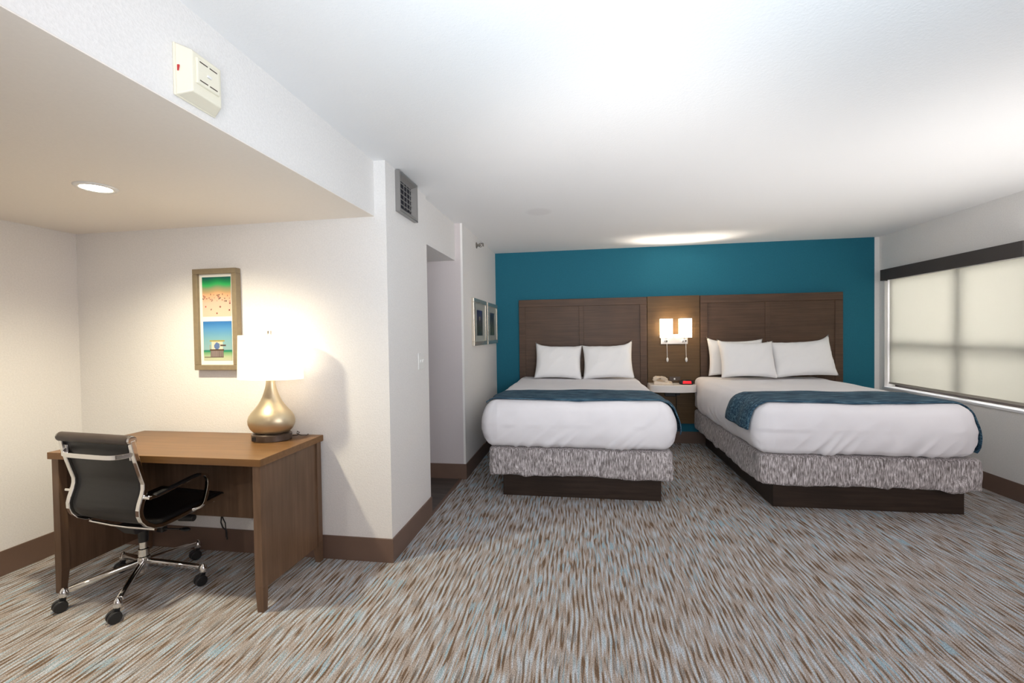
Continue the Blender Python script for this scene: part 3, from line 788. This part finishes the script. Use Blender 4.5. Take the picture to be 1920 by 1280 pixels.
# ------------------------------------------------------------ table lamp
lp = thing('table_lamp', 'lit gold gourd table lamp with oval white shade at the right end of the desk', 'lamp', (-1.872, 2.395, dz))
Mesh().lathe([(.116, 0), (.120, .004), (.120, .038), (.112, .043)], (0, 0, 0), 56, 1, .78).done('lamp_base', 'bronze', lp, smooth='auto')
Mesh().box(-.062, -.038, -.0905, -.082, .010, .032).done('outlet', 'black', lp)
Mesh().lathe([(.085, .043), (.106, .048), (.128, .069), (.141, .098), (.142, .120), (.135, .145), (.120, .167), (.098, .191), (.079, .214), (.064, .238), (.052, .263), (.042, .290), (.035, .312), (.029, .342), (.026, .372), (.025, .41)], (0, 0, 0), 56, 1, .74).done('lamp_body', 'gold', lp, smooth=True)
m = Mesh(); m.cyl((0, 0, .40), (0, 0, .46), .010); m.cyl((0, 0, .44), (0, 0, .50), .018)
m.tube([(.0, 0, .46), (.05, 0, .50), (.055, 0, .56), (.03, 0, .63), (0, 0, .648)], .0022, 6); m.tube([(.0, 0, .46), (-.05, 0, .50), (-.055, 0, .56), (-.03, 0, .63), (0, 0, .648)], .0022, 6)
m.cyl((0, 0, .645), (0, 0, .662), .012); m.box(-.198, .198, -.002, .002, .628, .632); m.box(-.002, .002, -.10, .10, .628, .632)
m.done('harp_and_finial', 'satin', lp, smooth='auto')
m = Mesh(); m.lathe([(.209, .370), (.200, .636)], (0, 0, 0), 64, 1, .50, close=False); m.done('lamp_shade', 'lshade', lp, smooth=True, solid=.002)
Mesh().ball((0, 0, .535), .030, 1, 1, 1.3, 12).done('bulb', emis('warm_bulb', (1, .82, .6), 4), lp, smooth=True)
Mesh().tube([(.085, .05, .012), (.125, .065, .012), (.135, .07, .03), (.122, .07, .036), (.118, .07, .022), (.145, .075, .010), (.165, .10, .006), (.15, .135, .004)], .0035, 8).done('power_cord', 'bronze', lp, smooth='auto')

# ------------------------------------------------------------ office chair
ch = thing('office_chair', 'black leather office chair with chrome frame on casters, tucked at the desk', 'chair', (-2.49, 2.12, 0), math.radians(-5.7))
railp = [(-.219, .905), (-.209, .845), (-.196, .79), (-.181, .733), (-.163, .668), (-.163, .640), (-.169, .612), (-.184, .568), (-.191, .537), (-.190, .510), (-.180, .480), (-.158, .450), (-.125, .428), (-.085, .418), (.013, .424), (.123, .434), (.20, .440), (.285, .447)]
RW = .252
for s in (-1, 1):
    m = Mesh(); m.sweep([(s*RW, y, z) for y, z in railp], [(-.014, -.011), (.014, -.011), (.014, .011), (-.014, .011)])
    m.done('side_rail', 'chrome', ch, bevel=.003)
    Mesh().cyl((s*RW, -.219, .907), (s*(RW+.012), -.219, .907), .022, .020, 24).done('rail_cap', 'chrome', ch, smooth='auto')
m = Mesh()
def off(i, d):
    y, z = railp[i]; a = Vector(railp[max(0, i-1)]); b_ = Vector(railp[min(len(railp)-1, i+1)]); t_ = (b_-a).normalized()
    return (y - t_.y*d, z + t_.x*d) if False else (y + (-t_.y)*d, z + t_.x*d)
prof = [off(i, .013) for i in range(len(railp))]
def sling(u, v):
    k = v*(len(prof)-1); i = min(int(k), len(prof)-2); fr = k-i
    y = prof[i][0]*(1-fr)+prof[i+1][0]*fr; z = prof[i][1]*(1-fr)+prof[i+1][1]*fr
    x = (u*2-1)*(RW-.014); sag = .010*(1-(u*2-1)**2)
    seat = max(0, min(1, (y+.19)/.12)) if z < .55 else 0
    return (x, y - sag*(1-seat), z - sag*seat)
m.sheet(14, 60, sling); m.done('seat_sling', 'leather', ch, smooth=True, solid=.014)
Mesh().cyl((-RW-.012, -.216, .905), (RW-.004, -.216, .905), .025, seg=28).done('head_roll', 'roll', ch, smooth='auto', bevel=.006)
Mesh().cyl((-RW+.01, .287, .447), (RW-.01, .287, .447), .017, seg=20).done('front_roll', 'leather', ch, smooth='auto')
# bowed chrome brace behind the back
bp_ = []
for i in range(25):
    s_ = i/24*2-1; bow_ = 1-abs(s_)**6
    bp_.append((s_*(RW-.005), -.206-.055*bow_, .832-.010*bow_))
m = Mesh(); m.sweep(bp_, [(-.012, -.005), (.012, -.005), (.012, .005), (-.012, .005)], Vector((0, 0, 1)))
for s in (-1, 1): m.cyl((s*(RW-.02), -.205, .86), (s*(RW-.02), -.205, .80), .009)
m.done('back_brace', 'chrome', ch, smooth='auto', bevel=.002)
m = Mesh(); m.tube([(-RW+.01, -.105, .402), (-.10, -.09, .385), (.02, -.09, .385), (RW-.01, -.105, .402)], .008); m.tube([(-RW+.01, .12, .415), (-.08, .10, .39), (.08, .10, .39), (RW-.01, .12, .415)], .008)
m.done('seat_brace', 'chrome', ch, smooth='auto')
def smooth_pts(P, n=5):
    P = [Vector(p) for p in P]; out = []
    for i in range(len(P)-1):
        p0, p1, p2, p3 = P[max(0, i-1)], P[i], P[i+1], P[min(len(P)-1, i+2)]
        for k in range(n):
            t = k/n
            out.append(.5*((2*p1)+(-p0+p2)*t+(2*p0-5*p1+4*p2-p3)*t*t+(-p0+3*p1-3*p2+p3)*t**3))
    out.append(P[-1]); return out
for s in (-1, 1):
    X = s*(RW+.036)
    Mesh().cyl((s*RW, -.172, .598), (s*(RW+.055), -.172, .598), .0085).done('arm_pin', 'chrome', ch, smooth='auto')
    pts = smooth_pts([(X, -.165, .598), (X, -.12, .597), (X, -.02, .613), (X, .06, .626), (X, .115, .630), (X, .148, .614), (X, .160, .578), (X, .152, .525), (X, .130, .462), (X-s*.01, .112, .443), (s*(RW+.004), .085, .436)])
    ar = Mesh().sweep(pts, [(-.012, -.008), (.012, -.008), (.012, .008), (-.012, .008)]).done('armrest', 'chrome', ch, bevel=.003)
    pd = smooth_pts([(X, -.14, .603), (X, -.02, .619), (X, .06, .632), (X, .112, .635)])
    Mesh().sweep(pd, [(-.014, -.006), (.014, -.006), (.014, .008), (-.014, .008)]).done('arm_pad', 'black', ar, bevel=.004)
m = Mesh(); m.hexa([(-.045, -.07, .335), (.045, -.07, .335), (.045, .13, .345), (-.045, .13, .345), (-.075, -.10, .385), (.075, -.10, .385), (.075, .14, .392), (-.075, .14, .392)])
m.box(.04, .085, .04, .075, .30, .385); m.done('mechanism', 'black', ch, bevel=.006)
m = Mesh(); m.cyl((.04, .10, .365), (.12, .12, .36), .012); m.cyl((.12, .12, .362), (.205, .14, .358), .021, .019, 20); m.done('tension_knob', 'black', ch, smooth='auto', bevel=.003)
m = Mesh(); m.tube([(.06, .05, .325), (.10, .06, .318), (.17, .08, .315)], .005); m.ball((.20, .088, .313), .013, 2.6, 1.3, .8, 10); m.done('height_lever', 'black', ch, smooth='auto')
m = Mesh(); m.cyl((0, 0, .262), (0, 0, .34), .023, .027, 24); m.done('gas_lift', 'black', ch, smooth='auto')
m = Mesh(); m.lathe([(.017, .085), (.022, .09), (.024, .135), (.031, .145), (.031, .178), (.026, .182), (.026, .222), (.020, .226), (.020, .262)], (0, 0, 0), 32); m.done('base_hub', 'chrome', ch, smooth='auto')
for k in range(5):
    a = math.radians(-131.5+72*k+5.7); d = Vector((math.cos(a), math.sin(a), 0)); R = .325
    m = Mesh(); m.sweep([d*.022+Vector((0, 0, .150)), d*.16+Vector((0, 0, .128)), d*(R-.02)+Vector((0, 0, .100))], [(-.015, -.008), (-.015, .006), (-.009, .015), (.009, .015), (.015, .006), (.015, -.008), (.008, -.014), (-.008, -.014)], d.cross(Vector((0, 0, 1))))
    lg = m.done('leg', 'chrome', ch, smooth='auto', bevel=.003)
    m = Mesh(); c = d*R
    m.lathe([(.018, .072), (.021, .080), (.018, .098), (.010, .112), (.004, .118)], (c.x, c.y, 0), 20); m.done('leg_tip', 'chrome', lg, smooth='auto')
    b_ = math.radians(252); e = Vector((math.cos(b_), math.sin(b_), 0)); n = Vector((-e.y, e.x, 0)); wc = c+e*.016+Vector((0, 0, .029))
    m = Mesh()
    for s in (-1, 1):
        m.cyl(wc+n*s*.005, wc+n*s*.024, .030, .0285, 28)
    m.hexa([wc+e*x_+n*y_+Vector((0, 0, z_)) for x_, y_, z_ in ((-.020, -.006, .0), (.018, -.006, 0), (.018, .006, 0), (-.020, .006, 0), (-.026, -.013, .048), (-.004, -.013, .048), (-.004, .013, .048), (-.026, .013, .048))])
    m.done('caster', 'black', lg, smooth='auto', bevel=.003)

# ------------------------------------------------------------ camera
R_ = Vector((0.98766989, 0.1558875, -0.0143972)); U_ = Vector((0.01142806, 0.01992623, 0.99973614)); F_ = Vector((-0.15613325, 0.98757381, -0.01789904))
cam = bpy.data.cameras.new('camera'); co = bpy.data.objects.new('camera', cam); COL.objects.link(co)
mw = Matrix((R_, U_, -F_)).transposed().to_4x4(); mw.translation = Vector((0, 0, 1.4206)); co.matrix_world = mw
cam.sensor_width = 36; cam.lens = 818.83/1920*36; cam.clip_start = .02
scene.camera = co

# ------------------------------------------------------------ light
def light(name, typ, loc, energy, color=(1, 1, 1), size=None, size_y=None, target=None, spot=None, radius=None, blend=.6, spread=None):
    l = bpy.data.lights.new(name, typ); l.energy = energy; l.color = color
    if typ == 'AREA':
        l.shape = 'RECTANGLE'; l.size = size; l.size_y = size_y or size
        if spread: l.spread = spread
    if radius is not None: l.shadow_soft_size = radius
    if spot: l.spot_size = spot; l.spot_blend = blend
    o = bpy.data.objects.new(name, l); COL.objects.link(o); o.location = loc
    if target is not None:
        o.rotation_euler = (Vector(target)-Vector(loc)).to_track_quat('-Z', 'Y').to_euler()
    return o
DAY = (.86, .93, 1.0); WARM = (1.0, .70, .42)
light('bounce_main', 'SPOT', (.35, .3, 1.3), 98, (.82, 1, 1.14), target=(.4, 2.0, 2.5), spot=math.radians(140), radius=.25, blend=1)
light('bounce_left', 'SPOT', (-.4, .1, 1.5), 36, (.9, .96, 1.04), target=(-.5, 1.5, 2.5), spot=math.radians(140), radius=.25, blend=1)
light('bounce_fill_far', 'SPOT', (.3, .2, 1.0), 190, (1, .94, .90), target=(.2, 4.1, 2.5), spot=math.radians(58), radius=.25, blend=1)  # added unseen uplight that brightens the far ceiling
light('bounce_fill_right', 'SPOT', (2.8, 2.5, .4), 125, (1, .97, .94), target=(2.3, 3.3, 2.5), spot=math.radians(100), radius=.25, blend=1)  # added uplight out of view on the right, no lamp belongs to it
light('overhead_fill', 'AREA', (1.7, -1.6, 2.3), 60, (1, .93, .97), 2.4, 1.0, (1.2, 4, .6))  # added fill from behind the camera, not a ceiling lamp
light('outside_daylight', 'AREA', (XR+1.2, 4.87, 1.6), 120, (1, .98, .98), 2.6, 2.0, (XR, 4.87, 1.3))
light('downlight_glow', 'SPOT', (-2.312, 1.79, S-.03), 84, (1, .90, .66), target=(-2.312, 1.79, 0), spot=math.radians(150), radius=.05, blend=.8)
light('alcove_rear_fill', 'SPOT', (-2.312, -.4, S-.03), 55, (1, .94, .86), target=(-2.312, -.4, 0), spot=math.radians(160), radius=.05, blend=.8)  # added fill for the alcove; no second downlight fixture exists here
light('table_lamp_glow', 'POINT', (-1.872, 2.395, dz+.535), 7.5, (1, .84, .62), radius=.032)
for xc in (1.046, 1.270):
    light('sconce_glow', 'POINT', (xc, 5.645, 1.44), 7.5, (1, .72, .42), radius=.02)
    light('sconce_up', 'SPOT', (xc, 5.64, 1.47), 60, (1, .88, .74), target=(xc, 4.75, 2.5), spot=math.radians(94), radius=.03, blend=.7)

wd = bpy.data.worlds.new('world'); scene.world = wd; wd.use_nodes = True
wn = wd.node_tree; bg = wn.nodes['Background'] if 'Background' in wn.nodes else wn.nodes.new('ShaderNodeBackground')
sky = wn.nodes.new('ShaderNodeTexSky'); sky.sky_type = 'HOSEK_WILKIE'; sky.turbidity = 6; sky.sun_direction = (-.5, -.4, .75)
wn.links.new(sky.outputs[0], bg.inputs[0]); bg.inputs[1].default_value = 1.0

scene.view_settings.view_transform = 'Standard'; scene.view_settings.look = 'None'
scene.view_settings.exposure = 0.37; scene.view_settings.gamma = 1; scene.view_settings.use_curve_mapping = False
scene.cycles.use_denoising = True; scene.cycles.max_bounces = 10; scene.cycles.diffuse_bounces = 6
scene.cycles.sample_clamp_indirect = 6; scene.cycles.transparent_max_bounces = 8
